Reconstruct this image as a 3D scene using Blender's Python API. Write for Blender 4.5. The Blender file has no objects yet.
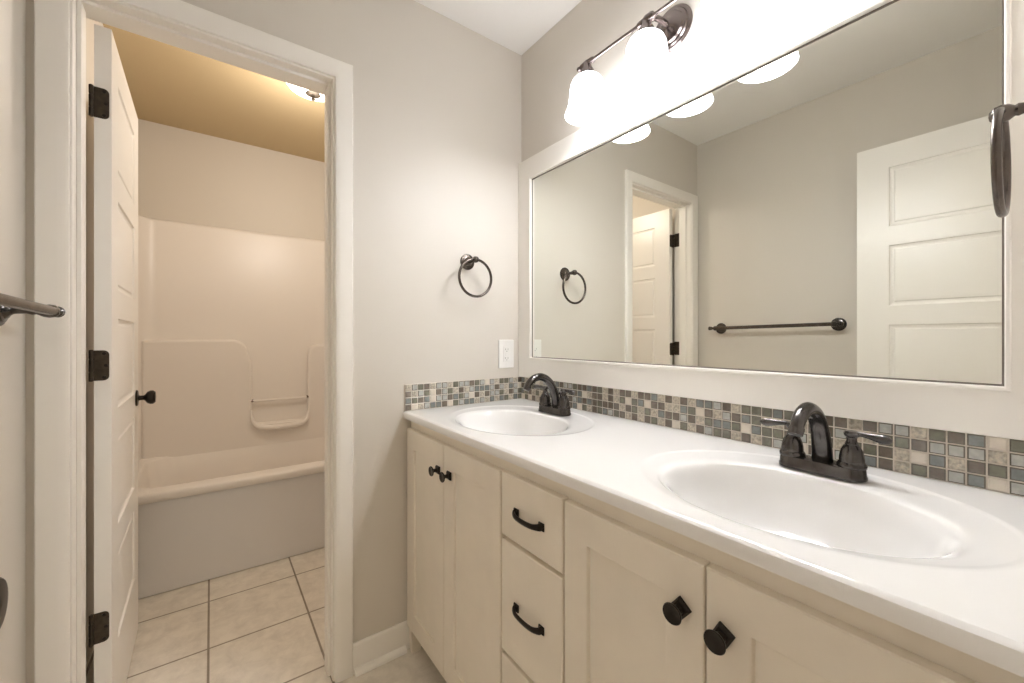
import bpy, bmesh, math, random
from mathutils import Vector, Matrix
sc = bpy.context.scene
COL = sc.collection
R = math.radians
PI = math.pi

# ------------------------------------------------------------------ camera
FPX, YAW, Y0 = 410.1, 0.6329, 337.54
cam_d = bpy.data.cameras.new('camera')
cam = bpy.data.objects.new('camera', cam_d); COL.objects.link(cam)
cam.location = (-1.1336, -1.4738, 1.1616)
cam.rotation_euler = (PI/2, 0, -YAW)
cam_d.sensor_width = 36.0
cam_d.lens = FPX*36.0/1024.0
cam_d.shift_y = -(341.5-Y0)/1024.0
cam_d.clip_start = 0.01
sc.camera = cam

# ------------------------------------------------------------------ world, lights, exposure
w = bpy.data.worlds.new('world'); sc.world = w; w.use_nodes = True
w.node_tree.nodes['Background'].inputs[0].default_value = (1.0, 0.93, 0.82, 1)
w.node_tree.nodes['Background'].inputs[1].default_value = 0.6
SHADE_E = 9.9        # lit glass of the vanity lamps
BULB_W = 3.9         # bulb of each vanity lamp
TUB_W = 12.8          # bulb of the tub room lamp
HALL_W = 22.0        # unseen fill light added in the hall behind the camera
WARM = (0.96, 0.985, 1.05)
def area(name, loc, size, power, color, rot=(0, 0, 0)):
    l = bpy.data.lights.new(name, 'AREA'); l.shape = 'RECTANGLE'; l.size, l.size_y = size
    l.energy = power; l.color = color
    o = bpy.data.objects.new(name, l); COL.objects.link(o); o.location = loc; o.rotation_euler = rot
    return o
area('hall_fill_light', (-0.9, -2.9, 2.40), (0.9, 0.9), HALL_W, (1.0, 0.89, 0.70))  # added area light, soft fill through the entry doorway
sc.view_settings.view_transform = 'Standard'
sc.view_settings.look = 'None'
sc.view_settings.gamma = 1.0
sc.view_settings.use_curve_mapping = False
sc.view_settings.exposure = 0.1
try:
    sc.cycles.use_denoising = True
    sc.cycles.max_bounces = 14
    sc.cycles.diffuse_bounces = 8
    sc.cycles.glossy_bounces = 6
except Exception:
    pass

# ------------------------------------------------------------------ materials
def mat(name, color, rough=0.5, metal=0.0, spec=0.5, coat=0.0, bump=None, var=None, emit=None):
    """bump = (scale, strength); var = (scale, amount) mottles the colour"""
    m = bpy.data.materials.new(name); m.use_nodes = True
    nt = m.node_tree; b = nt.nodes['Principled BSDF']
    b.inputs['Base Color'].default_value = (*color, 1)
    b.inputs['Roughness'].default_value = rough
    b.inputs['Metallic'].default_value = metal
    b.inputs['Specular IOR Level'].default_value = spec
    b.inputs['Coat Weight'].default_value = coat
    tc = nt.nodes.new('ShaderNodeTexCoord')
    if var:
        n = nt.nodes.new('ShaderNodeTexNoise'); n.inputs['Scale'].default_value = var[0]
        n.inputs['Detail'].default_value = 5
        nt.links.new(tc.outputs['Object'], n.inputs['Vector'])
        mx = nt.nodes.new('ShaderNodeMix'); mx.data_type = 'RGBA'
        mx.inputs[6].default_value = (*[c*(1-var[1]) for c in color], 1)
        mx.inputs[7].default_value = (*[min(1, c*(1+var[1])) for c in color], 1)
        rp = nt.nodes.new('ShaderNodeMapRange'); rp.inputs[1].default_value = .32; rp.inputs[2].default_value = .68
        nt.links.new(n.outputs['Fac'], rp.inputs[0]); nt.links.new(rp.outputs[0], mx.inputs[0])
        nt.links.new(mx.outputs[2], b.inputs['Base Color'])
    if bump:
        n = nt.nodes.new('ShaderNodeTexNoise'); n.inputs['Scale'].default_value = bump[0]
        n.inputs['Detail'].default_value = 3
        nt.links.new(tc.outputs['Object'], n.inputs['Vector'])
        bp = nt.nodes.new('ShaderNodeBump'); bp.inputs['Strength'].default_value = bump[1]
        bp.inputs['Distance'].default_value = 0.002
        nt.links.new(n.outputs['Fac'], bp.inputs['Height']); nt.links.new(bp.outputs[0], b.inputs['Normal'])
    if emit:
        b.inputs['Emission Color'].default_value = (*emit[0], 1)
        b.inputs['Emission Strength'].default_value = emit[1]
    return m

M = {}
M['wall'] = mat('wall_paint', (0.66, 0.618, 0.555), 0.5, bump=(180, .08))
M['ceiling'] = mat('ceiling_paint', (0.88, 0.87, 0.85), 0.7, bump=(90, .15))
M['ceiling_tub'] = mat('tub_ceiling_lamp_cast', (0.55, 0.43, 0.255), 0.75, bump=(90, .3))  # ochre cast of the warm dome lamp put into the colour
M['trim'] = mat('trim_paint', (0.87, 0.84, 0.785), 0.45)
M['door'] = mat('door_paint', (0.88, 0.855, 0.81), 0.3)
M['cabinet'] = mat('cabinet_paint', (0.84, 0.775, 0.67), 0.36, bump=(60, .04), var=(9, .03))
M['dark'] = mat('cabinet_inside', (0.22, 0.18, 0.13), 0.7)
M['marble'] = mat('cultured_marble', (0.89, 0.885, 0.875), 0.12, coat=.3)
M['bronze'] = mat('oil_rubbed_bronze', (0.10, 0.092, 0.088), 0.18, metal=.9, var=(35, .35))
M['bronze2'] = mat('bronze_bright', (0.115, 0.095, 0.082), 0.27, metal=.9, var=(35, .25))
M['pewter'] = mat('brushed_nickel', (0.23, 0.195, 0.185), 0.22, metal=1.0)
M['black'] = mat('black_bronze', (0.026, 0.021, 0.018), 0.3, metal=.7)
M['hinge'] = mat('hinge_bronze', (0.060, 0.046, 0.032), 0.42, metal=.6, var=(60, .3))
M['edge'] = mat('frame_reflection_grey', (0.16, 0.14, 0.115), 0.4)  # dark reflection of the frame's inner side, as a colour
M['chrome'] = mat('drain_chrome', (0.7, 0.7, 0.7), 0.12, metal=1)
M['plastic'] = mat('white_plastic', (0.85, 0.84, 0.81), 0.3)
M['slot'] = mat('slot_grey', (0.25, 0.24, 0.22), 0.6)
M['fibreglass'] = mat('white_fibreglass', (0.82, 0.78, 0.74), 0.34)
M['apron'] = mat('tub_apron_gelcoat', (0.74, 0.73, 0.73), 0.12, coat=.4)
M['grout'] = mat('tile_grout', (0.64, 0.58, 0.50), 0.8)
M['hall_floor'] = mat('hall_carpet', (0.50, 0.42, 0.33), 0.9, bump=(200, .4))
M['opal'] = mat('lit_opal_glass', (0.95, 0.94, 0.92), 0.2, emit=((0.96, 0.985, 1.055), SHADE_E))
M['opal_tub'] = mat('lit_dome_glass', (0.95, 0.9, 0.8), 0.2, emit=((1.0, 0.87, 0.72), 4.2))
M['opal_dim'] = mat('lit_opal_glass_dimmer', (0.95, 0.94, 0.92), 0.2, emit=((0.96, 0.985, 1.055), SHADE_E*.85))
M['bulb'] = mat('lit_bulb', (1, 1, 1), 0.3, emit=((1.0, 0.99, 0.99), 20.0))
T = {'o': mat('tile_olive_glass', (0.175, 0.170, 0.125), 0.1, coat=.5, var=(70, .18)),
     't': mat('tile_taupe_glass', (0.165, 0.135, 0.105), 0.1, coat=.5, var=(70, .2)),
     'b': mat('tile_bluegrey_glass', (0.205, 0.220, 0.212), 0.1, coat=.5, var=(70, .18)),
     'p': mat('tile_pale_glass', (0.44, 0.44, 0.41), 0.12, coat=.5, var=(90, .14)),
     'm': mat('tile_mottled_stone', (0.45, 0.40, 0.32), 0.3, coat=.2, var=(160, .38)),
     'c': mat('tile_cream_stone', (0.70, 0.64, 0.55), 0.25, coat=.2, var=(40, .06))}

def mirror_material():
    m = bpy.data.materials.new('mirror_glass'); m.use_nodes = True
    b = m.node_tree.nodes['Principled BSDF']
    b.inputs['Base Color'].default_value = (0.87, 0.88, 0.83, 1)
    b.inputs['Metallic'].default_value = 1; b.inputs['Roughness'].default_value = 0.0
    return m
M['mirror'] = mirror_material()

def floor_material():
    m = bpy.data.materials.new('floor_tile'); m.use_nodes = True
    nt = m.node_tree; b = nt.nodes['Principled BSDF']
    N, L = nt.nodes.new, nt.links.new
    tc = N('ShaderNodeTexCoord'); mp = N('ShaderNodeMapping')
    mp.inputs['Location'].default_value = (1.142, -0.09, 0)
    L(tc.outputs['Object'], mp.inputs['Vector'])
    br = N('ShaderNodeTexBrick')
    br.offset = 0; br.squash = 1
    br.inputs['Scale'].default_value = 1
    br.inputs['Brick Width'].default_value = 0.34; br.inputs['Row Height'].default_value = 0.34
    br.inputs['Mortar Size'].default_value = 0.0042; br.inputs['Mortar Smooth'].default_value = 0.25
    br.inputs['Color1'].default_value = (0.73, 0.68, 0.60, 1); br.inputs['Color2'].default_value = (0.78, 0.73, 0.65, 1)
    br.inputs['Mortar'].default_value = (0.29, 0.245, 0.19, 1)
    L(mp.outputs[0], br.inputs['Vector'])
    n = N('ShaderNodeTexNoise'); n.inputs['Scale'].default_value = 16; n.inputs['Detail'].default_value = 9
    n.inputs['Roughness'].default_value = .68; n.inputs['Distortion'].default_value = .4
    L(tc.outputs['Object'], n.inputs['Vector'])
    rp = N('ShaderNodeValToRGB')
    rp.color_ramp.elements[0].position = .34; rp.color_ramp.elements[0].color = (0.86, 0.85, 0.84, 1)
    rp.color_ramp.elements[1].position = .62; rp.color_ramp.elements[1].color = (1.05, 1.05, 1.05, 1)
    L(n.outputs['Fac'], rp.inputs[0])
    mx = N('ShaderNodeMix'); mx.data_type = 'RGBA'; mx.blend_type = 'MULTIPLY'; mx.inputs[0].default_value = 1
    L(br.outputs['Color'], mx.inputs[6]); L(rp.outputs[0], mx.inputs[7]); L(mx.outputs[2], b.inputs['Base Color'])
    b.inputs['Roughness'].default_value = .42
    bp = N('ShaderNodeBump'); bp.inputs['Strength'].default_value = .5; bp.inputs['Distance'].default_value = .002; bp.invert = True
    L(br.outputs['Fac'], bp.inputs['Height']); L(bp.outputs[0], b.inputs['Normal'])
    return m
M['floor'] = floor_material()

# ------------------------------------------------------------------ mesh helpers
class MB:
    def __init__(self): self.v, self.f, self.mi = [], [], []
    def add(self, verts, faces, mi=0):
        o = len(self.v); self.v += [Vector(p) for p in verts]
        self.f += [tuple(i+o for i in f) for f in faces]; self.mi += [mi]*len(faces); return self
    def box(self, x0, x1, y0, y1, z0, z1, mi=0):
        x0, x1 = sorted((x0, x1)); y0, y1 = sorted((y0, y1)); z0, z1 = sorted((z0, z1))
        return self.add([(x0,y0,z0),(x1,y0,z0),(x1,y1,z0),(x0,y1,z0),(x0,y0,z1),(x1,y0,z1),(x1,y1,z1),(x0,y1,z1)],
                        [(0,3,2,1),(4,5,6,7),(0,1,5,4),(1,2,6,5),(2,3,7,6),(3,0,4,7)], mi)
    def lathe(self, prof, org=(0,0,0), axis=(0,0,1), n=32, mi=0, closed=True):
        """prof: [(radius, height)] turned about axis from org"""
        a = Vector(axis).normalized()
        u = a.orthogonal().normalized(); w = a.cross(u); o = Vector(org)
        vs, fs = [], []
        for r, h in prof:
            for k in range(n):
                t = 2*PI*k/n
                vs.append(o + a*h + (u*math.cos(t) + w*math.sin(t))*max(r, 1e-5))
        for i in range(len(prof)-1):
            for k in range(n):
                k2 = (k+1) % n
                fs.append((i*n+k, i*n+k2, (i+1)*n+k2, (i+1)*n+k))
        if closed:
            fs.append(tuple(range(n-1, -1, -1))); fs.append(tuple((len(prof)-1)*n+k for k in range(n)))
        return self.add(vs, fs, mi)
    def tube(self, pts, rad, n=14, mi=0, close=False, flat=None):
        """swept tube; rad is a number or one per point; flat = (side, up) scale pairs per point"""
        P = [Vector(p) for p in pts]; m = len(P)
        rads = [rad]*m if not hasattr(rad, '__len__') else rad
        tang = []
        for i in range(m):
            a = P[(i-1) % m] if (close or i > 0) else P[i]; b = P[(i+1) % m] if (close or i < m-1) else P[i]
            tang.append((b-a).normalized())
        nrm = tang[0].orthogonal().normalized()
        if flat: 
            up = Vector(flat[0]); nrm = (up - tang[0]*up.dot(tang[0])).normalized()
        vs, fs = [], []
        for i in range(m):
            nrm = (nrm - tang[i]*nrm.dot(tang[i])).normalized()
            bn = tang[i].cross(nrm)
            su, sb = (1, 1) if not flat else flat[1][i]
            for k in range(n):
                t = 2*PI*k/n
                vs.append(P[i] + (nrm*math.cos(t)*su + bn*math.sin(t)*sb)*rads[i])
        for i in range(m if close else m-1):
            j = (i+1) % m
            for k in range(n):
                k2 = (k+1) % n
                fs.append((i*n+k, i*n+k2, j*n+k2, j*n+k))
        if not close:
            fs.append(tuple(range(n-1, -1, -1))); fs.append(tuple((m-1)*n+k for k in range(n)))
        return self.add(vs, fs, mi)
    def prism(self, poly, org, u, v, depth, mi=0):
        """outline poly [(a,b)] in the plane org + a*u + b*v, thickened along u x v by depth"""
        o, u, v = Vector(org), Vector(u), Vector(v); w = u.cross(v).normalized()*depth
        n = len(poly)
        vs = [o+u*a+v*b for a, b in poly] + [o+u*a+v*b+w for a, b in poly]
        fs = [tuple(range(n-1, -1, -1)), tuple(range(n, 2*n))] + [(i, (i+1) % n, n+(i+1) % n, n+i) for i in range(n)]
        return self.add(vs, fs, mi)

def wloc(o):
    p = Vector((0, 0, 0))
    while o: p += o.location; o = o.parent
    return p
def put(name, mb, mats, parent=None, org=None, bevel=None, smooth=35, local=False, segs=2):
    me = bpy.data.meshes.new(name)
    off = Vector((0, 0, 0)) if local else (wloc(parent) if parent else Vector(org or (0, 0, 0)))
    me.from_pydata([p-off for p in mb.v], [], mb.f)
    for m in (mats if isinstance(mats, (list, tuple)) else [mats]): me.materials.append(m)
    for p, i in zip(me.polygons, mb.mi): p.material_index = i
    bm = bmesh.new(); bm.from_mesh(me); bmesh.ops.recalc_face_normals(bm, faces=bm.faces); bm.to_mesh(me); bm.free()
    me.shade_smooth(); me.set_sharp_from_angle(angle=R(smooth))
    o = bpy.data.objects.new(name, me); COL.objects.link(o)
    if parent: o.parent = parent
    elif not local: o.location = off
    if bevel:
        b = o.modifiers.new('bevel', 'BEVEL'); b.width = bevel; b.segments = segs; b.limit_method = 'ANGLE'; b.angle_limit = R(40)
    return o
def tag(o, label, cat, group=None):
    o['label'] = label; o['category'] = cat
    if group: o['group'] = group
    return o
def thing(name, label, cat, loc, group=None, rz=0):
    o = bpy.data.objects.new(name, None); COL.objects.link(o); o.location = loc; o.rotation_euler = (0, 0, rz)
    o.empty_display_size = .05
    return tag(o, label, cat, group)
def struct(name, mb, m, bevel=None, parent=None):
    o = put(name, mb, m, parent, bevel=bevel); 
    if not parent: o['kind'] = 'structure'
    return o
def copy_tree(o, parent=None):
    c = o.copy(); COL.objects.link(c)
    if parent: c.parent = parent
    for ch in list(o.children): copy_tree(ch, c)
    return c
def arc(c, r, a0, a1, n):
    return [(c[0]+r*math.cos(a0+(a1-a0)*i/n), c[1]+r*math.sin(a0+(a1-a0)*i/n)) for i in range(n+1)]
def rrect(x0, x1, y0, y1, r, n=5):
    return (arc((x1-r, y0+r), r, -PI/2, 0, n)+arc((x1-r, y1-r), r, 0, PI/2, n)
            + arc((x0+r, y1-r), r, PI/2, PI, n)+arc((x0+r, y0+r), r, PI, 1.5*PI, n))
def spline(keys, per):
    """Catmull-Rom through tuples"""
    out = []
    for i in range(len(keys)-1):
        p0, p1, p2, p3 = keys[max(i-1, 0)], keys[i], keys[i+1], keys[min(i+2, len(keys)-1)]
        for s in range(per):
            t = s/per
            out.append(tuple(.5*((2*b)+(-a+c)*t+(2*a-5*b+4*c-d)*t*t+(-a+3*b-3*c+d)*t**3) for a, b, c, d in zip(p0, p1, p2, p3)))
    out.append(tuple(keys[-1])); return out

# ------------------------------------------------------------------ room shell
W, H, YN = -1.49, 2.44, -1.480       # left wall, ceiling, near wall
JL, JR, JT = -1.412, -0.803, 2.034   # faces of the tub doorway jamb
YW = 0.116                           # thickness of the back wall
YT = 1.75                            # tub room far wall
DL, DR = -1.345, -0.70               # entry doorway
struct('floor', MB().box(W-.1, .12, YN-.12, YT+.1, -.06, 0), M['floor'])
struct('floor_hall', MB().box(-2.6, 1.2, -4.4, YN-.12, -.06, 0), M['hall_floor'])
struct('ceiling', MB().box(W-.1, .12, YN-.12, YW*.5, H, H+.06), M['ceiling'])
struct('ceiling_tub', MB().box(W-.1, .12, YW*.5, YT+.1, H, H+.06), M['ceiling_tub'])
struct('ceiling_hall', MB().box(-2.6, 1.2, -4.4, YN-.12, H, H+.06), M['ceiling'])
struct('wall_right', MB().box(0, .1, YN-.0, 0, 0, H), M['wall'])
struct('wall_left', MB().box(W-.1, W, YN-.12, YT+.1, 0, H), M['wall'])
mb = MB()
mb.box(W, JL-.02, 0, YW, 0, H); mb.box(JR+.02, .1, 0, YW, 0, H); mb.box(JL-.02, JR+.02, 0, YW, JT+.02, H)
struct('wall_back', mb, M['wall'])
mb = MB()
mb.box(W, DL-.02, YN-.12, YN, 0, H); mb.box(DR+.02, .1, YN-.12, YN, 0, H); mb.box(DL-.02, DR+.02, YN-.12, YN, JT+.02, H)
struct('wall_near', mb, M['wall'])
struct('wall_tub_far', MB().box(W, .12, YT, YT+.1, 0, H), M['wall'])
struct('wall_tub_right', MB().box(.04, .12, YW, YT, 0, H), M['wall'])
struct('wall_hall_far', MB().box(-2.6, 1.2, -4.5, -4.4, 0, H), M['wall'])
struct('wall_hall_left', MB().box(-2.7, -2.6, -4.4, YN-.12, 0, H), M['wall'])
struct('wall_hall_right', MB().box(1.2, 1.3, -4.4, YN-.12, 0, H), M['wall'])
mb = MB(); mb.box(-2.6, W-.1, YN-.12, YN-.0, 0, H); mb.box(.1, 1.2, YN-.12, YN, 0, H)
struct('wall_hall_near', mb, M['wall'])

# jamb and casing of the tub room doorway
mb = MB()
mb.box(JL-.02, JL, -.001, YW+.001, 0, JT+.02); mb.box(JR, JR+.02, -.001, YW+.001, 0, JT+.02)
mb.box(JL, JR, -.001, YW+.001, JT, JT+.02)
mb.box(JL, JL+.010, .030, .076, 0, JT); mb.box(JR-.010, JR, .030, .076, 0, JT); mb.box(JL+.010, JR-.010, .030, .076, JT-.010, JT)
struct('trim_1', mb, M['trim'], bevel=.0015)
def casing(mb, xl, xr, top, y, sgn, cw=.057, th=.016):
    """mitred boards with a thin bead along the inner edge"""
    for a, b, h in ((xl-cw, xl, top), (xr, xr+cw, top)):
        pass
    prof = [(0, 0), (0, .0085), (.0015, .0105), (.006, .0125), (.012, .0145), (.020, th-.0005), (cw-.003, th), (cw, th-.003), (cw, 0)]
    n = len(prof)
    path = [(xl, 0, -1, 0), (xl, top, -1, 1), (xr, top, 1, 1), (xr, 0, 1, 0)]
    vs = []
    for x, z, dx, dz in path:
        for o, t in prof: vs.append((x+dx*o, y+sgn*t, z+dz*o))
    fs = []
    for i in range(3):
        for k in range(n):
            k2 = (k+1) % n; fs.append((i*n+k, i*n+k2, (i+1)*n+k2, (i+1)*n+k))
    fs.append(tuple(range(n))); fs.append(tuple(3*n+k for k in range(n)))
    mb.add(vs, fs)
mb = MB(); casing(mb, JL-.005, JR+.006, JT+.006, 0, -1)
struct('trim_2', mb, M['trim'])
mb = MB()
mb.box(DL-.02, DL, YN-.121, YN+.001, 0, JT+.02); mb.box(DR, DR+.02, YN-.121, YN+.001, 0, JT+.02); mb.box(DL, DR, YN-.121, YN+.001, JT, JT+.02)
struct('trim_3', mb, M['trim'])

# baseboard with a shoe moulding, between the doorway and the vanity
CX = JR+.006+.057
mb = MB()
prof = [(0, 0), (.012, 0), (.012, .092), (.010, .098), (.006, .102), (0, .102)]
mb.prism([(-a, b) for a, b in prof], (CX, 0, 0), (0, 1, 0), (0, 0, 1), (-.02-CX)*1.0)
struct('baseboard_back', mb, M['trim'], bevel=.001)
mb = MB()
q = [(0, 0)]+[(.018*math.cos(t), .019*math.sin(t)) for t in [i*PI/12 for i in range(7)]]
mb.prism([(-a-.012, b) for a, b in q], (CX+.004, 0, 0.001), (0, 1, 0), (0, 0, 1), -.552-CX-.004)
struct('trim_4', mb, M['trim'])
mb = MB()
mb.prism([(a, b) for a, b in prof], (W, -.02, 0), (1, 0, 0), (0, 0, 1), -(YN+.02)*1.0)
struct('baseboard_left', mb, M['trim'], bevel=.001)

# ------------------------------------------------------------------ five-panel doors
def door_slab(mb, w_, h, th):
    """slab in local x 0..w (hinge at 0), y -th/2..th/2, with five sunk and raised panels on both faces"""
    st = .112
    zs = [(.245, .505), (.590, .858), (.943, 1.213), (1.298, 1.568), (1.653, 1.918)]
    for s in (-1, 1):
        y = s*th/2
        xs = [0, st, w_-st, w_]
        # stiles and rails
        def quad(x0, x1, z0, z1): mb.add([(x0, y, z0), (x1, y, z0), (x1, y, z1), (x0, y, z1)], [(0, 1, 2, 3)])
        quad(0, st, 0, h); quad(w_-st, w_, 0, h)
        zz = [0]+[z for p in zs for z in p]+[h]
        for i in range(0, len(zz), 2): quad(st, w_-st, zz[i], zz[i+1])
        for z0, z1 in zs:
            prev = None
            for ins, d in ((0, 0), (.003, .005), (.011, .0075), (.017, .0070), (.021, .0035), (.034, .0022)):
                ring = [(st+ins, y-s*d, z0+ins), (w_-st-ins, y-s*d, z0+ins), (w_-st-ins, y-s*d, z1-ins), (st+ins, y-s*d, z1-ins)]
                if prev: mb.add(prev+ring, [(k, (k+1) % 4, 4+(k+1) % 4, 4+k) for k in range(4)])
                prev = ring
            mb.add(prev, [(0, 1, 2, 3)])
    t = th/2
    mb.add([(0,-t,0),(w_,-t,0),(w_,t,0),(0,t,0),(0,-t,h),(w_,-t,h),(w_,t,h),(0,t,h)], [(0,1,2,3),(4,5,6,7),(0,4,7,3),(1,2,6,5)])
def weld(o):
    bm = bmesh.new(); bm.from_mesh(o.data); bmesh.ops.remove_doubles(bm, verts=bm.verts, dist=1e-5)
    bmesh.ops.recalc_face_normals(bm, faces=bm.faces); bm.to_mesh(o.data); bm.free()
    o.data.set_sharp_from_angle(angle=R(18))
def make_door(name, loc, rz, w_, knob_x, knob_side, knob_z, hinge_side, label):
    mb = MB(); door_slab(mb, w_, 2.022, .035)
    d = put(name, mb, M['door'], local=True, smooth=18); weld(d)
    d.location = loc; d.rotation_euler = (0, 0, rz); d['kind'] = 'structure'; d['label'] = label
    # knobs with round roses, both faces
    for s in (-1, 1):
        k = put('door_knob', MB().lathe([(.009, .004), (.009, .022), (.012, .026), (.022, .032), (.027, .042), (.0265, .050), (.020, .057), (0, .059)],
                (knob_x, s*.0175, knob_z), (0, s, 0), 24), M['black'], d, local=True)
        put('rose', MB().lathe([(.031, 0), (.031, .003), (.028, .006), (.012, .008), (.010, .010)], (knob_x, s*.0175, knob_z), (0, s, 0), 28), M['black'], k, local=True)
    # hinges: a rounded leaf let into the hinge edge, barrel and jamb leaf
    for z in (.350, 1.078, 1.807):
        hb = MB()
        y0, y1 = sorted((hinge_side*.020, -hinge_side*.012))
        hy = hinge_side*.0195
        # leaf on the edge of the slab, square at the barrel and rounded at the outer corners
        r = .012; zt, zb = z+.042, z-.042; ye = -hinge_side*.013
        poly = [(hy, zb)]+[(ye+hinge_side*(r-r*math.sin(t)), zb+r-r*math.cos(t)) for t in [i*PI/12 for i in range(7)]]+\
               [(ye+hinge_side*(r-r*math.cos(t)), zt-r+r*math.sin(t)) for t in [i*PI/12 for i in range(7)]]+[(hy, zt)]
        hb.prism(poly, (-.0018, 0, 0), (0, 1, 0), (0, 0, 1), .0022)
        h = put('hinge', hb, M['hinge'], d, local=True)
        put('barrel', MB().lathe([(.003, -.044), (.005, -.042), (.005, -.020), (.0042, -.019), (.0042, -.0165), (.005, -.0155), (.005, .0155), (.0042, .0165), (.0042, .019), (.005, .020), (.005, .042), (.003, .044)], (-.004, hy+hinge_side*.003, z), (0, 0, 1), 14), M['hinge'], h, local=True)
        for dz in (-.033, 0, .033):
            put('screw', MB().lathe([(.0042, 0), (.0042, .001), (.002, .0016)], (-.0018, -hinge_side*(.003 if dz else .0065), z+dz), (-1, 0, 0), 12), M['black'], h, local=True)
    return d
make_door('door_1', (JL+.035, YW+.006, .006), R(90.8), .600, .535, -1, .922, 1, 'white five-panel door standing open into the tub room')
d2 = make_door('door_2', (-1.3425, YN+.006, .006), R(90), .595, .497, -1, .945, 1, 'white five-panel door opened back along the left wall, seen in the mirror')
# fixed jamb leaves of the tub room door
for z in (.359, 1.089, 1.818):
    poly = rrect(-.012, .030, z-.045, z+.045, .008)
    o = put('jamb_leaf', MB().prism([(a+YW-.028, b) for a, b in poly], (JL-.0004, 0, 0), (0, 1, 0), (0, 0, 1), .002), M['hinge'], None)
    o.parent = bpy.data.objects['trim_1']

# ------------------------------------------------------------------ tub and surround, one moulded unit
TX0, TX1, TY0, TY1 = W+.004, .034, .965, YT-.004
tub = thing('bathtub', 'white alcove bathtub with tall moulded shower surround beyond the open door', 'bathtub', ((TX0+TX1)/2, (TY0+TY1)/2, 0))
mb = MB()
# apron with a slightly sunk centre
mb.box(TX0, TX1, TY0, TY0+.03, 0.002, .425)
put('apron', mb, M['apron'], tub, bevel=.004)
mb = MB()
def ring(x0, x1, y0, y1, r, z, n=8):
    return [(a, b, z) for a, b in rrect(x0, x1, y0, y1, r, n)]
rings = [ring(TX0, TX1, TY0-.012, TY1, .002, .424), ring(TX0, TX1, TY0-.016, TY1, .002, .432), ring(TX0, TX1, TY0-.016, TY1, .002, .452), ring(TX0, TX1, TY0-.012, TY1, .002, .460), ring(TX0, TX1, TY0-.004, TY1, .002, .464),
         ring(TX0+.05, TX1-.10, TY0+.075, TY1-.060, .12, .464), ring(TX0+.056, TX1-.106, TY0+.082, TY1-.066, .12, .461), ring(TX0+.062, TX1-.115, TY0+.088, TY1-.072, .12, .450),
         ring(TX0+.075, TX1-.16, TY0+.10, TY1-.09, .13, .34), ring(TX0+.095, TX1-.24, TY0+.115, TY1-.11, .14, .15), ring(TX0+.12, TX1-.28, TY0+.15, TY1-.14, .13, .085), ring(TX0+.2, TX1-.34, TY0+.22, TY1-.21, .1, .07)]
n = len(rings[0])
vs = [p for r_ in rings for p in r_]
fs = [(i*n+k, i*n+(k+1) % n, (i+1)*n+(k+1) % n, (i+1)*n+k) for i in range(len(rings)-1) for k in range(n)]
fs.append(tuple((len(rings)-1)*n+k for k in range(n)))
mb.add(vs, fs)
put('tub_shell', mb, M['fibreglass'], tub, smooth=50)
# surround: three walls with coved corners, lip on top
ST, SB, rc = 1.862, .462, .085
path = [(TX0+.012, TY0+.005)] + [(TX0+.012, TY1-.028-rc)] + [(x, y) for x, y in reversed(arc((TX0+.012+rc, TY1-.028-rc), rc, PI/2, PI, 8))][1:] \
     + [(x, y) for x, y in reversed(arc((TX1-.012-rc, TY1-.028-rc), rc, 0, PI/2, 8))] + [(TX1-.012, TY0+.005)]
hp = len(path)//2
out = [(TX0, TY0+.005)]+[(TX0, TY1)]*(hp-1)+[(TX1, TY1)]*(len(path)-hp-1)+[(TX1, TY0+.005)]
mb = MB()
def off(p, i, d):
    a = Vector(path[max(i-1, 0)]); b = Vector(path[min(i+1, len(path)-1)]); t = (b-a).normalized(); nn = Vector((t.y, -t.x))
    return Vector(p)+nn*d
prof = [(.004, SB-.01), (0, SB+.02), (0, ST-.02), (-.004, ST-.006), (-.012, ST)]
vs, fs = [], []
for i, p in enumerate(path):
    for d, z in prof:
        q_ = off(p, i, d) if True else p
        vs.append((q_.x, q_.y, z))
    vs.append((*out[min(i, len(out)-1)], ST))
m_ = len(prof)+1
for i in range(len(path)-1):
    for k in range(m_-1): fs.append((i*m_+k, (i+1)*m_+k, (i+1)*m_+k+1, i*m_+k+1))
mb.add(vs, fs)
put('surround', mb, M['fibreglass'], tub, smooth=40)
# raised lower part of the back panel with the soap niche cut into it
yb = TY1-.028
L0 = TX0+.030
poly = [(L0, .40), (L0, 1.148)] + [(-1.03, 1.148)] + list(reversed(arc((-1.03, 1.058), .09, .35, PI/2, 8)))[1:] + \
       [(-.928, 1.02), (-.918, .95), (-.918, .66)] + arc((-.918+.04, .64), .04, PI, 1.5*PI, 5) + arc((-.590-.04, .64), .04, 1.5*PI, 2*PI, 5) + \
       [(-.590, 1.04)] + list(arc((-.52, 1.045), .07, PI, PI/2, 6)) + [(TX1-.030, 1.115), (TX1-.030, .40)]
mb = MB(); mb.prism([(a, b) for a, b in poly], (0, yb+.001, 0), (1, 0, 0), (0, 0, 1), .044)
put('lower_panel', mb, M['fibreglass'], tub, bevel=.016, segs=4, smooth=50)
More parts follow.
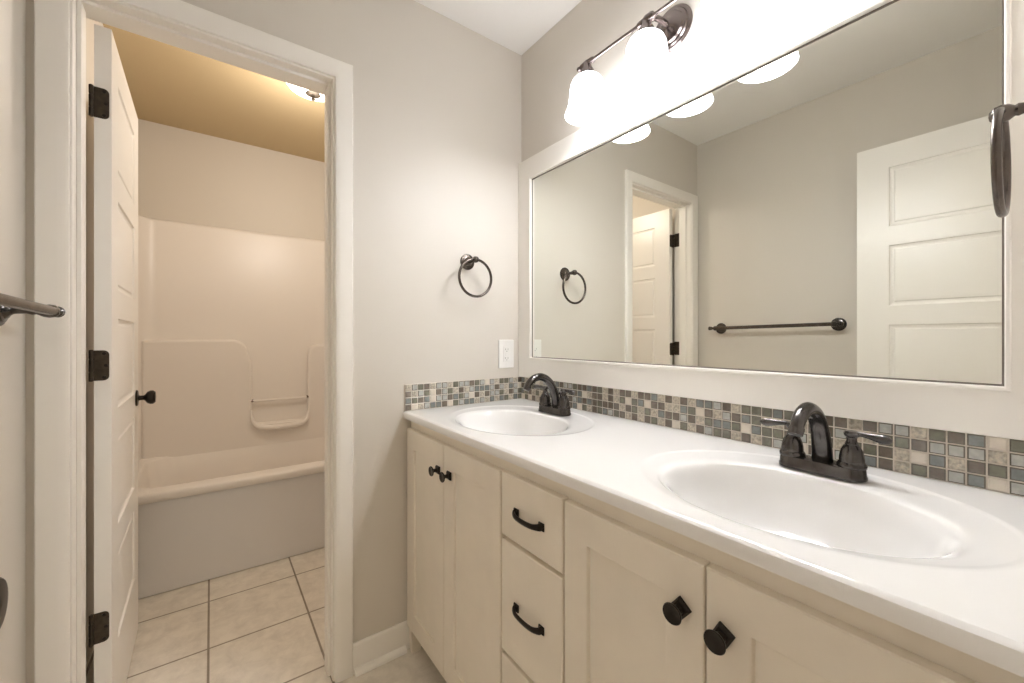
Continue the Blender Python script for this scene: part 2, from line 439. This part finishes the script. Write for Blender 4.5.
# soap shelf below the niche with its lip and a grab rail across
mb = MB()
mb.tube(spline([(-.924, yb-.040, .690), (-.921, yb-.050, .640), (-.900, yb-.062, .592), (-.850, yb-.070, .572), (-.754, yb-.074, .568), (-.658, yb-.070, .572), (-.608, yb-.062, .592), (-.587, yb-.050, .640), (-.584, yb-.040, .690)], 4),
        [.006+.012*math.sin(PI*min(1, max(0, i/32))) for i in range(33)], 12)
mb.prism(rrect(-.905, -.603, 0, .075, .03, 5), (0, yb-.068, .575), (1, 0, 0), (0, 1, 0), .016)
so = put('soap_shelf', mb, M['fibreglass'], tub, smooth=60)
mb = MB(); mb.tube([(-.918, yb-.030, .745), (-.590, yb-.030, .745)], .008, 12)
put('grab_rail', mb, M['fibreglass'], tub)
for x in (-.918, -.590):
    put('rail_fixing', MB().lathe([(.010, 0), (.010, .012)], (x-.006, yb-.030, .748), (1, 0, 0), 12), M['pewter'], tub)

# ------------------------------------------------------------------ vanity cabinet
XF, XD = -.527, -.546
VY0, VY1 = -.003, YN+.004
van = thing('vanity_cabinet', 'long cream painted vanity cabinet with shaker doors and a middle drawer stack', 'cabinet', (-.27, -.75, 0))
mb = MB()
mb.box(XF+.018, -.004, VY1, VY1+.018, .09, .857); mb.box(XF+.018, -.004, VY0-.018, VY0, .09, .857)
mb.box(XF+.018, -.004, VY1, VY0, .09, .106); mb.box(-.010, -.004, VY1, VY0, .09, .857)
mb.box(XF+.018, -.004, -.612, -.63, .106, .857); mb.box(XF+.018, -.004, -.85, -.868, .106, .857)
put('carcass', mb, M['dark'], van)
mb = MB()   # face frame: stiles and rails
mb.box(XF, XF+.018, VY1, VY0, .812, .858); mb.box(XF, XF+.018, VY1, VY0, .082, .115)
for a, b in ((VY0-.035, VY0), (-.64, -.600), (-.880, -.838), (VY1, VY1+.04)): mb.box(XF, XF+.018, a, b, .115, .812)
for z in (.372, .655): mb.box(XF, XF+.018, -.838, -.64, z-.018, z+.018)
put('face_frame', mb, M['cabinet'], van, bevel=.001)
mb = MB()   # side legs and set-back toe board
mb.prism([(XF-.016, .0905), (XF-.012, .0), (XF+.020, .0), (XF+.045, .0905)], (0, VY0-.020, 0), (1, 0, 0), (0, 0, 1), .022)
put('foot', mb, M['cabinet'], van, bevel=.001)
mb = MB()
mb.prism([(XF+.001, .090), (XF+.009, .0), (XF+.035, .0), (XF+.045, .09)], (0, VY1+.022, 0), (1, 0, 0), (0, 0, 1), .022)
put('foot', mb, M['cabinet'], van, bevel=.001)
put('toe_board', MB().box(XF+.075, XF+.088, VY1, VY0, .001, .09), M['cabinet'], van)
ZB, ZT = .092, .8235
def shaker(y0, y1, z0, z1):
    """door front facing -x: frame, step to a flat sunk panel"""
    mb = MB(); t0, t1 = XF-.0005, XD; s_, r_ = .062, .066
    def rg(ins_y, ins_b, x): return [(x, y0+ins_y, z0+ins_b), (x, y1-ins_y, z0+ins_b), (x, y1-ins_y, z1-ins_b), (x, y0+ins_y, z1-ins_b)]
    seq = [rg(0, 0, t0), rg(0, 0, t1+.002), rg(.002, .002, t1), rg(s_, r_, t1), rg(s_+.0015, r_+.0015, t1+.001), rg(s_+.003, r_+.003, t1+.0075)]
    for a, b in zip(seq, seq[1:]): mb.add(a+b, [(k, (k+1) % 4, 4+(k+1) % 4, 4+k) for k in range(4)])
    mb.add(seq[-1], [(0, 1, 2, 3)]); mb.add(seq[0], [(3, 2, 1, 0)])
    return mb
def slab(y0, y1, z0, z1):
    mb = MB(); t0, t1 = XF-.0005, XD
    def rg(i, x): return [(x, y0+i, z0+i), (x, y1-i, z0+i), (x, y1-i, z1-i), (x, y0+i, z1-i)]
    seq = [rg(0, t0), rg(0, t1+.002), rg(.002, t1)]
    for a, b in zip(seq, seq[1:]): mb.add(a+b, [(k, (k+1) % 4, 4+(k+1) % 4, 4+k) for k in range(4)])
    mb.add(seq[-1], [(0, 1, 2, 3)]); mb.add(seq[0], [(3, 2, 1, 0)]); return mb
def knob(parent, y, z, rot):
    mb = MB()
    mb.lathe([(.0095, .004), (.0062, .010), (.0055, .016), (.0075, .020), (.0145, .0235), (.0158, .0262), (.0148, .0280), (.0135, .0275), (.004, .0270), (0, .0265)], (XD, y, z), (-1, 0, 0), 26)
    k = put('knob', mb, M['black'], parent)
    b = MB(); h = .0125
    sq = [(h*math.sqrt(2)*math.cos(R(45+rot)+i*PI/2), h*math.sqrt(2)*math.sin(R(45+rot)+i*PI/2)) for i in range(4)]
    sq2 = [(a*.72, c*.72) for a, c in sq]
    vs = [(XD, y+a, z+c) for a, c in sq]+[(XD-.004, y+a, z+c) for a, c in sq]+[(XD-.008, y+a, z+c) for a, c in sq2]
    b.add(vs, [(0, 1, 2, 3), (8, 9, 10, 11)]+[(i, (i+1) % 4, 4+(i+1) % 4, 4+i) for i in range(4)]+[(4+i, 4+(i+1) % 4, 8+(i+1) % 4, 8+i) for i in range(4)])
    put('backplate', b, M['black'], k, bevel=.0008)
def pull(parent, y, z):
    """bow pull with flared square feet"""
    mb = MB(); hw = .046
    keys = [(-.003, -hw), (-.008, -hw), (-.012, -hw+.004), (-.0165, -hw+.015), (-.0180, -hw+.034), (-.0180, hw-.034), (-.0165, hw-.015), (-.012, hw-.004), (-.008, hw), (-.003, hw)]
    pts = spline(keys, 4); m_ = len(pts)
    wid = []
    for i in range(m_):
        t = abs(2*i/(m_-1)-1); wid.append((.66 + .12*t, 1.20 + .95*max(0, t-.35)))
    P = [(XD+a, y+b, z - .003*(1-min(1, abs(b)/hw)**2)) for a, b in pts]
    mb.tube(P, .0055, 12, flat=((1, 0, 0), wid))
    p = put('pull', mb, M['black'], parent)
    for s in (-1, 1):
        f = MB(); f.lathe([(.0125, 0), (.0125, .003), (.008, .006), (.006, .009)], (XD, y+s*hw, z), (-1, 0, 0), 4)
        put('pull_foot', f, M['black'], p, bevel=.0006)
dd = []
for y0, y1 in ((-.308, -.012), (-.621, -.312), (-1.1525, -.8545), (-1.452, -1.1555)):
    dd.append(put('door', shaker(y0, y1, ZB, ZT), M['cabinet'], van))
knob(dd[0], -.275, .738, 0); knob(dd[1], -.351, .740, 0); knob(dd[2], -1.117, .744, 38); knob(dd[3], -1.182, .740, 28)
for z0, z1, pz in ((.670, .8255, .745), (.382, .6590, .518), (ZB, .371, .235)):
    d = put('drawer', slab(-.849, -.628, z0, z1), M['cabinet'], van)
    pull(d, -.738, pz)

# ------------------------------------------------------------------ countertop with two moulded basins
ZC = .887; CY0, CY1 = YN+.002, -.001; CXB, CXF = -.002, -.546
SINKS = (-.357, -1.172); NA = 96
top = MB()
OA, OB, OX = .231, .280, -.289
ymid = -.765
for sy, (ya, yb_) in zip(SINKS, ((ymid, CY1), (CY0, ymid))):
    el, rc_ = [], []
    angs = [2*PI*k/NA for k in range(NA)]
    # snap the nearest rays to the four rectangle corners
    corners = [(CXB, yb_), (CXF, yb_), (CXF, ya), (CXB, ya)]
    for cx_, cy_ in corners:
        a = math.atan2((cy_-sy), (cx_-OX)) % (2*PI)
        k = min(range(NA), key=lambda i: abs(angs[i]-a)); angs[k] = a
    for a in angs:
        d = (math.cos(a), math.sin(a))
        k = 1/math.sqrt((d[0]/OA)**2+(d[1]/OB)**2)
        el.append((OX+d[0]*k, sy+d[1]*k, ZC))
        ts = []
        if abs(d[0]) > 1e-9: ts += [(CXB-OX)/d[0], (CXF-OX)/d[0]]
        if abs(d[1]) > 1e-9: ts += [(ya-sy)/d[1], (yb_-sy)/d[1]]
        t = min(x for x in ts if x > 0)
        rc_.append((OX+d[0]*t, sy+d[1]*t, ZC))
    top.add(el+rc_, [(k, (k+1) % NA, NA+(k+1) % NA, NA+k) for k in range(NA)])
    SINKANG = angs
    if sy == SINKS[0]: ANG0 = angs
    else: ANG1 = angs
nose = [(CXF, ZC), (-.5505, ZC-.0012), (-.5545, ZC-.0045), (-.556, ZC-.009), (-.556, ZC-.021), (-.5545, ZC-.026), (-.550, ZC-.028), (XF+.0, ZC-.028)]
vs = [(x, CY0, z) for x, z in nose]+[(x, CY1, z) for x, z in nose]; n = len(nose)
top.add(vs, [(i, i+1, n+i+1, n+i) for i in range(n-1)])
top.add([(x, CY0, z) for x, z in nose]+[(CXB, CY0, ZC-.028), (CXB, CY0, ZC)], [tuple(range(n+2))])
top.add([(x, CY1, z) for x, z in nose]+[(CXB, CY1, ZC-.028), (CXB, CY1, ZC)], [tuple(range(n+2))])
ct = put('vanity_countertop', top, M['marble'], org=(-.28, -.75, ZC-.028), smooth=30)
tag(ct, 'glossy white double-sink countertop running the length of the vanity', 'countertop')
keys = [(.231, .280, -.2890, 0), (.2285, .2778, -.2880, -.00005), (.2245, .2738, -.2860, -.0004), (.2190, .2690, -.2850, -.0013), (.2140, .2640, -.2860, -.0020),
        (.1970, .2450, -.2980, -.0033), (.1790, .2270, -.3140, -.0044), (.1715, .2180, -.3190, -.0070), (.1640, .2095, -.3165, -.0125),
        (.1545, .1985, -.3120, -.0290), (.1400, .1810, -.3040, -.068), (.1130, .1450, -.2940, -.110), (.0780, .0960, -.2860, -.128), (.0450, .0500, -.2820, -.1345), (.0250, .0250, -.2800, -.137)]
RINGS = spline(keys, 4)
for sy, angs in zip(SINKS, (ANG0, ANG1)):
    vs, fs = [], []
    for a_, b_, c_, z_ in RINGS:
        for a in angs:
            d = (math.cos(a), math.sin(a)); k = 1/math.sqrt((d[0]/a_)**2+(d[1]/b_)**2)
            vs.append((c_+d[0]*k, sy+d[1]*k, ZC+z_))
    for i in range(len(RINGS)-1):
        for k in range(NA): fs.append((i*NA+k, i*NA+(k+1) % NA, (i+1)*NA+(k+1) % NA, (i+1)*NA+k))
    fs.append(tuple((len(RINGS)-1)*NA+k for k in range(NA)))
    bs = put('basin', MB().add(vs, fs), M['marble'], ct, smooth=60)
    put('drain', MB().lathe([(.0, .004), (.016, .0045), (.022, .003), (.0245, .000), (.0245, -.004)][::-1], (-.280, sy, ZC-.137), (0, 0, 1), 28), M['chrome'], bs)

# ------------------------------------------------------------------ mosaic backsplashes
cols_right = {17: 'tttt', 18: 'otoo', 19: 'mmtb', 20: 'tttp', 21: 'mmto', 22: 'tomt', 23: 'tctm', 24: 'moot', 25: 'tbmm', 26: 'tcot', 27: 'btmo', 28: 'mtbm',
              29: 'tmtt', 30: 'mmtc', 31: 'tbpo', 32: 'motm', 33: 'bcmt', 34: 'btop', 35: 'pmbo', 36: 'tpbo', 37: 'mtom', 38: 'obct', 39: 'oobm', 40: 'omoo', 41: 'bmop',
              46: 'tpmp', 47: 'mmoo', 48: 'tmob', 49: 'pott', 50: 'pomm', 51: 'mtco', 52: 'opbt', 53: 'tpmp', 54: 'bptb', 55: 'cmoc', 56: 'opbp', 57: 'tbmt'}
cols_back = ['tcoo', 'mppb', 'pbtm', 'ommo', 'opob', 'mtpm', 'pppb', 'cbtm', 'pbmp', 'obtm', 'tpcb', 'pmpb', 'ptop', 'ombo', 'motc', 'pppt', 'ptpb', 'mccb', 'tobp', 'optm', 'pmoc', 'mtbt']
KEYS = list(T); TM = [M['grout']]+[T[k] for k in KEYS]+[mat('tile_rim_glass', (0.15, 0.135, 0.105), 0.1, coat=.5)]
rnd = random.Random(7)
PZ0, PZ1 = ZC+.0005, .9855; PIT = .025; RH = (PZ1-PZ0)/4
def mosaic(fn, n0, n1, pick):
    mb = MB()
    for i in range(n0, n1):
        c = pick(i)
        for r in range(4):
            mi = 1+KEYS.index(c[r]); g = .0013
            a0, a1 = i*PIT+g, (i+1)*PIT-g; z1 = PZ1-r*RH-g; z0 = PZ1-(r+1)*RH+g
            e = .0019; tilt = rnd.uniform(-.0003, .0003)
            q = [(a0, .005, z0), (a1, .005, z0), (a1, .005, z1), (a0, .005, z1), (a0, .0072, z0), (a1, .0072, z0), (a1, .0072, z1), (a0, .0072, z1),
                 (a0+e, .0082+tilt, z0+e), (a1-e, .0082-tilt, z0+e), (a1-e, .0082-tilt, z1-e), (a0+e, .0082+tilt, z1-e)]
            mb.add([fn(*p) for p in q], [(0, 1, 5, 4), (1, 2, 6, 5), (2, 3, 7, 6), (3, 0, 4, 7), (4, 5, 9, 8), (5, 6, 10, 9), (6, 7, 11, 10), (7, 4, 8, 11)], 7 if c[r] in 'otbp' else mi)
            o_ = len(mb.v); mb.f.append((o_-4, o_-3, o_-2, o_-1)); mb.mi.append(mi)
    a0, a1 = n0*PIT, n1*PIT
    q = [(a0, .0004, PZ0), (a1, .0004, PZ0), (a1, .0004, PZ1), (a0, .0004, PZ1), (a0, .0066, PZ0), (a1, .0066, PZ0), (a1, .0066, PZ1), (a0, .0066, PZ1)]
    mb.add([fn(*p) for p in q], [(0, 1, 2, 3), (4, 5, 6, 7), (0, 1, 5, 4), (1, 2, 6, 5), (2, 3, 7, 6), (3, 0, 4, 7)], 0)
    return mb
def rand_col(i): return ''.join(rnd.choice('ootttbbpmmc') for _ in range(4))
o = put('tile_backsplash', mosaic(lambda a, d, z: (-d, -a-.009, z), 0, 59, lambda i: cols_right.get(i) or rand_col(i)), TM, org=(0, -.75, ZC), smooth=20)
tag(o, 'long glass and stone mosaic backsplash strip under the mirror frame', 'backsplash', 'mosaic backsplash strips')
o = put('tile_backsplash', mosaic(lambda a, d, z: (-a-.001, -d, z), 0, 22, lambda i: cols_back[i]), TM, org=(-.28, 0, ZC), smooth=20)
tag(o, 'short mosaic backsplash strip on the back wall below the white outlet', 'backsplash', 'mosaic backsplash strips')

# ------------------------------------------------------------------ framed wall mirror
MZ0, MZ1, MY0, MY1 = 1.0755, 1.852, -1.405, -.085
FZ0, FZ1, FY0, FY1 = .9862, 1.944, YN+.003, -.0015
mir = thing('wall_mirror', 'wide wall mirror in a flat white painted frame above the vanity', 'mirror', (0, -.75, FZ0))
mb = MB()
for a, b, c, d_ in ((MY0-.001, MY1+.001, MZ1-.0045, MZ1+.001), (MY0-.001, MY1+.001, MZ0-.001, MZ0+.0035), (MY0-.001, MY0+.0035, MZ0+.0035, MZ1-.0045), (MY1-.0035, MY1+.001, MZ0+.0035, MZ1-.0045)):
    mb.box(-.0075, -.0050, a, b, c, d_)
put('edge_reflection', mb, M['edge'], mir)  # dark strip painted in for the frame's reflection at the glass edge
put('mirror_glass', MB().box(-.0062, -.0008, MY0-.02, MY1+.02, MZ0-.02, MZ1+.02), M['mirror'], mir)
mb = MB()
def fr(y0, y1, z0, z1, x): return [(x, y0, z0), (x, y1, z0), (x, y1, z1), (x, y0, z1)]
seq = [fr(FY0, FY1, FZ0, FZ1, -.0005), fr(FY0, FY1, FZ0, FZ1, -.0165), fr(FY0+.0015, FY1-.0015, FZ0+.0015, FZ1-.0015, -.018),
       fr(MY0-.008, MY1+.008, MZ0-.008, MZ1+.008, -.018), fr(MY0-.006, MY1+.006, MZ0-.006, MZ1+.006, -.0205), fr(MY0-.002, MY1+.002, MZ0-.002, MZ1+.002, -.0205), fr(MY0, MY1, MZ0, MZ1, -.0185), fr(MY0, MY1, MZ0, MZ1, -.0064)]
for a, b in zip(seq, seq[1:]): mb.add(a+b, [(k, (k+1) % 4, 4+(k+1) % 4, 4+k) for k in range(4)])
put('frame', mb, M['trim'], mir, smooth=20)

# ------------------------------------------------------------------ faucets
def make_faucet(label, y):
    t = thing('faucet', label, 'faucet', (-.119, y+.004, ZC-.0012), 'bronze faucets')
    f = lambda mb, n, p=None, m=M['bronze'], **k: put(n, mb, m, p or t, local=True, **k)
    mb = MB()   # stadium base with stepped edge
    def stad(hl, r, z): return [(a, b, z) for b, a in [(hl-r+r*math.cos(q), r*math.sin(q)) for q in [-PI/2+i*PI/10 for i in range(11)]]+[(-hl+r+r*math.cos(q), r*math.sin(q)) for q in [PI/2+i*PI/10 for i in range(11)]]]
    lv = [stad(.0755, .0275, 0), stad(.0755, .0275, .005), stad(.0740, .0260, .008), stad(.0730, .0250, .019), stad(.0710, .0230, .0225), stad(.066, .018, .0235)]
    n = len(lv[0]); vs = [p for l in lv for p in l]
    mb.add(vs, [(i*n+k, i*n+(k+1) % n, (i+1)*n+(k+1) % n, (i+1)*n+k) for i in range(len(lv)-1) for k in range(n)]+[tuple(range(n)), tuple((len(lv)-1)*n+k for k in range(n))])
    f(mb, 'base', smooth=40)
    # spout: broad tapering neck bending over to a round outlet
    keys = [(.010, .020), (.007, .045), (-.001, .075), (-.016, .104), (-.038, .125), (-.067, .1355), (-.096, .131), (-.117, .117), (-.126, .103)]
    pts = spline(keys, 5); m_ = len(pts)
    rad, fl = [], []
    for i in range(m_):
        s_ = i/(m_-1); rad.append(.0182-.0072*s_ + (.0006 if s_ > .95 else 0)); fl.append((.72+.28*min(1, s_*1.6), 1.05-.05*s_))
    mb = MB(); mb.tube([(a, 0, b) for a, b in pts], rad, 20, flat=((1, 0, 0), fl))
    sp = f(mb, 'spout', smooth=50)
    d_ = (Vector((pts[-1][0], 0, pts[-1][1]))-Vector((pts[-3][0], 0, pts[-3][1]))).normalized()
    f(MB().lathe([(.0125, -.004), (.0131, .001), (.0122, .005), (.0118, .011), (.009, .0125)], (pts[-1][0], 0, pts[-1][1]), d_, 22), 'outlet_collar', sp)
    f(MB().lathe([(.0028, 0), (.0028, .040), (.006, .043), (.0065, .049), (.004, .053)], (.030, 0, .0225), (0, 0, 1), 14), 'lift_rod')
    for s in (-1, 1):
        h = f(MB().lathe([(.0235, .022), (.0238, .027), (.0220, .031), (.0205, .0325), (.0198, .043), (.0172, .055), (.0132, .063), (.0108, .066), (.0112, .068), (.0092, .0705), (.0080, .076), (.0085, .080), (.0120, .083), (.0130, .088), (.0105, .0925), (0, .094)], (0, s*.051, 0), (0, 0, 1), 26), 'handle', smooth=40)
        keys = [(0, 0, .0880), (0, .014, .0885), (0, .028, .0875), (0, .042, .0860), (0, .054, .0855), (0, .061, .0855)]
        P = spline(keys, 3); rr = spline([(.0055,), (.0048,), (.0062,), (.0088,), (.0085,), (.0030,)], 3)
        f(MB().tube([(a-.008*(b/.061), s*(.051+b), c) for a, b, c in P], [r[0] for r in rr], 14, flat=((0, 0, 1), [(.95, .75)]*len(P))), 'lever', h, smooth=50)
    return t
make_faucet('dark bronze two-handle faucet at the sink in the corner by the outlet', SINKS[0])
make_faucet('dark bronze two-handle faucet at the sink farther from the corner', SINKS[1])

# ------------------------------------------------------------------ towel rings and towel bar
def rosette(mb, org, ax, r=.033):
    mb.lathe([(r, 0), (r, .003), (r*.93, .0055), (r*.80, .006), (r*.74, .0095), (r*.58, .0110), (r*.50, .0145), (r*.34, .0175), (r*.30, .020)], org, ax, 30)
def make_ring(label, loc, rz):
    t = thing('towel_ring', label, 'towel ring', loc, 'bronze towel rings', rz)
    mb = MB(); rosette(mb, (0, 0, 0), (0, -1, 0)); put('rosette', mb, M['bronze2'], t, local=True)
    put('post', MB().lathe([(.0100, .016), (.0080, .026), (.0072, .044), (.0090, .051), (.0075, .054), (.0118, .060), (.0132, .067), (.0118, .074), (.006, .079), (0, .080)], (0, 0, 0), (0, -1, 0), 22), M['bronze2'], t, local=True)
    rr = .074
    pts = [(rr*math.sin(2*PI*i/64), -.067, -rr+.001+rr*math.cos(2*PI*i/64)) for i in range(64)]
    put('ring', MB().tube(pts, .0054, 12, close=True), M['bronze2'], t, local=True)
    return t
make_ring('bronze towel ring on the back wall above the white outlet', (-.282, -.0002, 1.473), 0)
make_ring('bronze towel ring seen edge-on in front of the right end of the mirror', (-.188, YN+.0002, 1.493), PI)
tb = thing('towel_bar', 'long bronze towel bar across the left wall, reflected in the mirror', 'towel bar', (W, -.455, 1.226))
for y, zz in ((-.160, 1.219), (-.765, 1.230)):
    mb = MB(); rosette(mb, (W+.0002, y, zz), (1, 0, 0), .034); ro = put('rosette', mb, M['bronze'], tb)
    put('post', MB().lathe([(.0095, .016), (.0075, .026), (.0066, .040), (.0090, .048), (.0078, .054), (.0130, .064), (.0148, .073), (.0130, .082), (.007, .088), (0, .089)], (W, y, zz), (1, 0, 0), 22), M['bronze'], tb)
    s = 1 if y > -.4 else -1
    put('finial', MB().lathe([(.0075, .010), (.0080, .020), (.0115, .023), (.0115, .028), (.0085, .030), (.0125, .033), (.0115, .037), (.006, .040), (0, .041)], (W+.078, y, zz), (0, s, 0), 20), M['bronze'], tb)
put('bar', MB().tube([(W+.078, -.765, 1.230), (W+.078, -.160, 1.219)], .0100, 18), M['bronze2'], tb)

# ------------------------------------------------------------------ outlet
ou = thing('wall_outlet', 'white rectangular wall outlet on the back wall near the mirror corner', 'outlet', (-.087, -.0002, 1.090))
put('cover_plate', MB().prism(rrect(-.040, .040, -.0620, .0620, .003, 3), (0, 0, 0), (1, 0, 0), (0, 0, 1), .006), M['plastic'], ou, local=True, bevel=.002)
ins = put('socket_insert', MB().prism(rrect(-.0165, .0165, -.0335, .0335, .002, 3), (0, -.0060, 0), (1, 0, 0), (0, 0, 1), .0022), M['plastic'], ou, local=True, bevel=.0006)
for zc in (.019, -.019):
    mb = MB(); mb.box(-.0075, -.0055, -.0086, -.0070, zc-.003, zc+.0045); mb.box(.0055, .0075, -.0086, -.0070, zc-.003, zc+.0045)
    mb.lathe([(.0022, 0), (.0022, .0016)], (0, -.0070, zc-.008), (0, -1, 0), 10)
    put('slots', mb, M['slot'], ins, local=True)
for z in (.004, -.004):
    put('test_button', MB().box(-.008, .008, -.0092, -.0070, z-.0028, z+.0028), M['plastic'], ins, local=True, bevel=.0004)
for z in (.048, -.048):
    put('screw', MB().lathe([(.003, 0), (.003, .0008)], (0, -.0058, z), (0, -1, 0), 12), M['plastic'], ou, local=True)

# ------------------------------------------------------------------ vanity light bar
LX, LZ = -.115, 2.082
LYS = (-.513, -.744, -.975)
vl = thing('vanity_light', 'three-lamp wall light with bell shaped white glass shades above the mirror', 'wall light', (0, -.755, 2.10))
mb = MB()
mb.lathe([(.066, .0004), (.066, .004), (.061, .008), (.056, .008), (.053, .013), (.047, .014), (.043, .019), (.036, .020), (.026, .024), (.016, .030), (.010, .034)], (0, -.755, 2.100), (-1, 0, 0), 40)
put('backplate', mb, M['pewter'], vl)
mb = MB(); mb.tube(spline([(-.02, -.755, 2.100), (-.06, -.755, 2.102), (-.10, -.755, 2.092), (LX, -.755, LZ)], 5), .0085, 14)
mb.lathe([(.012, -.014), (.014, -.008), (.014, .008), (.012, .014)], (LX, -.755, LZ), (0, 1, 0), 18)
put('arm', mb, M['pewter'], vl)
prof = [(0, -.505), (.006, -.503)]
y0 = LYS[0]+.045; y1 = LYS[2]-.045
pf = [(0, 0), (.006, .001), (.0085, .006), (.0075, .011), (.0055, .014), (.0095, .020), (.0105, .034), (.0115, .045), (.0105, .056), (.0095, .070), (.0055, .076), (.0055, .15)]
tot = y0-y1
mid = tot/2
for c in (tot/2,):
    pf += [(.0055, c-.030), (.0095, c-.025), (.0112, c), (.0095, c+.025), (.0055, c+.030)]
pf += [(r, tot-h) for r, h in reversed(pf[:12])]
mb = MB(); mb.lathe(pf, (LX, y0, LZ), (0, -1, 0), 18)
put('bar', mb, M['pewter'], vl)
for y in LYS:
    zb = 1.905
    shp = [(.0245, 2.043), (.0330, 2.040), (.0420, 2.029), (.0475, 2.012), (.0500, 1.990), (.0510, 1.968), (.0530, 1.946), (.0575, 1.926), (.0625, 1.911), (.0640, 1.905),
           (.0610, 1.905), (.0590, 1.912), (.0545, 1.927), (.0500, 1.947), (.0480, 1.968), (.0470, 1.990), (.0445, 2.011), (.0395, 2.025), (.0310, 2.036), (.0235, 2.039)]
    shp = [(r*1.17 if r > .03 else r, 1.910+(z-1.905)*.91) for r, z in shp]
    mb = MB(); mb.lathe(shp+[shp[0]], (LX, y, 0), (0, 0, 1), 40, closed=False)
    s = put('lamp_shade', mb, M['opal_dim' if y == LYS[0] else 'opal'], vl, smooth=60)
    put('collar', MB().lathe([(.0300, 2.022), (.0320, 2.030), (.0310, 2.038), (.0250, 2.045), (.0215, 2.058), (.0160, 2.066), (.0120, 2.082)], (LX, y, 0), (0, 0, 1), 24), M['pewter'], s)
    put('bulb', MB().lathe([(.010, 2.026), (.012, 2.015), (.016, 2.000), (.024, 1.980), (.026, 1.965), (.022, 1.948), (.012, 1.939), (0, 1.937)], (LX, y, 0), (0, 0, 1), 20), M['bulb'], s)
    l = bpy.data.lights.new('bulb_light', 'POINT'); l.energy = BULB_W*(.2 if y == LYS[0] else 1); l.color = WARM; l.shadow_soft_size = .024
    lo = bpy.data.objects.new('bulb_light', l); COL.objects.link(lo); lo.location = (LX, y, 1.912)
    lo.parent = s; lo.location = Vector((LX, y, 1.912))-wloc(vl)

# ------------------------------------------------------------------ tub room ceiling light
cl = thing('ceiling_light', 'glowing dome ceiling light with small bronze finial in the tub room', 'ceiling light', (-.735, .70, H))
put('canopy', MB().lathe([(.127, -.0005), (.127, -.012), (.132, -.018), (.124, -.024), (.10, -.026)], (-.735, .70, H), (0, 0, 1), 40), M['bronze2'], cl)
put('glass_dome', MB().lathe([(.128, -.020), (.132, -.030), (.126, -.052), (.108, -.074), (.078, -.090), (.040, -.099), (.004, -.101)], (-.735, .70, H), (0, 0, 1), 44), M['opal_tub'], cl, smooth=60)
put('finial', MB().lathe([(.030, -.092), (.034, -.100), (.022, -.106), (.010, -.108), (.007, -.112), (.007, -.118), (.010, -.123), (.007, -.130), (0, -.132)], (-.735, .70, H), (0, 0, 1), 20), M['hinge'], cl)
l = bpy.data.lights.new('dome_light', 'POINT'); l.energy = TUB_W; l.color = (1.0, .91, .82); l.shadow_soft_size = .12
lo = bpy.data.objects.new('dome_light', l); COL.objects.link(lo); lo.parent = cl; lo.location = (0, 0, -.27)
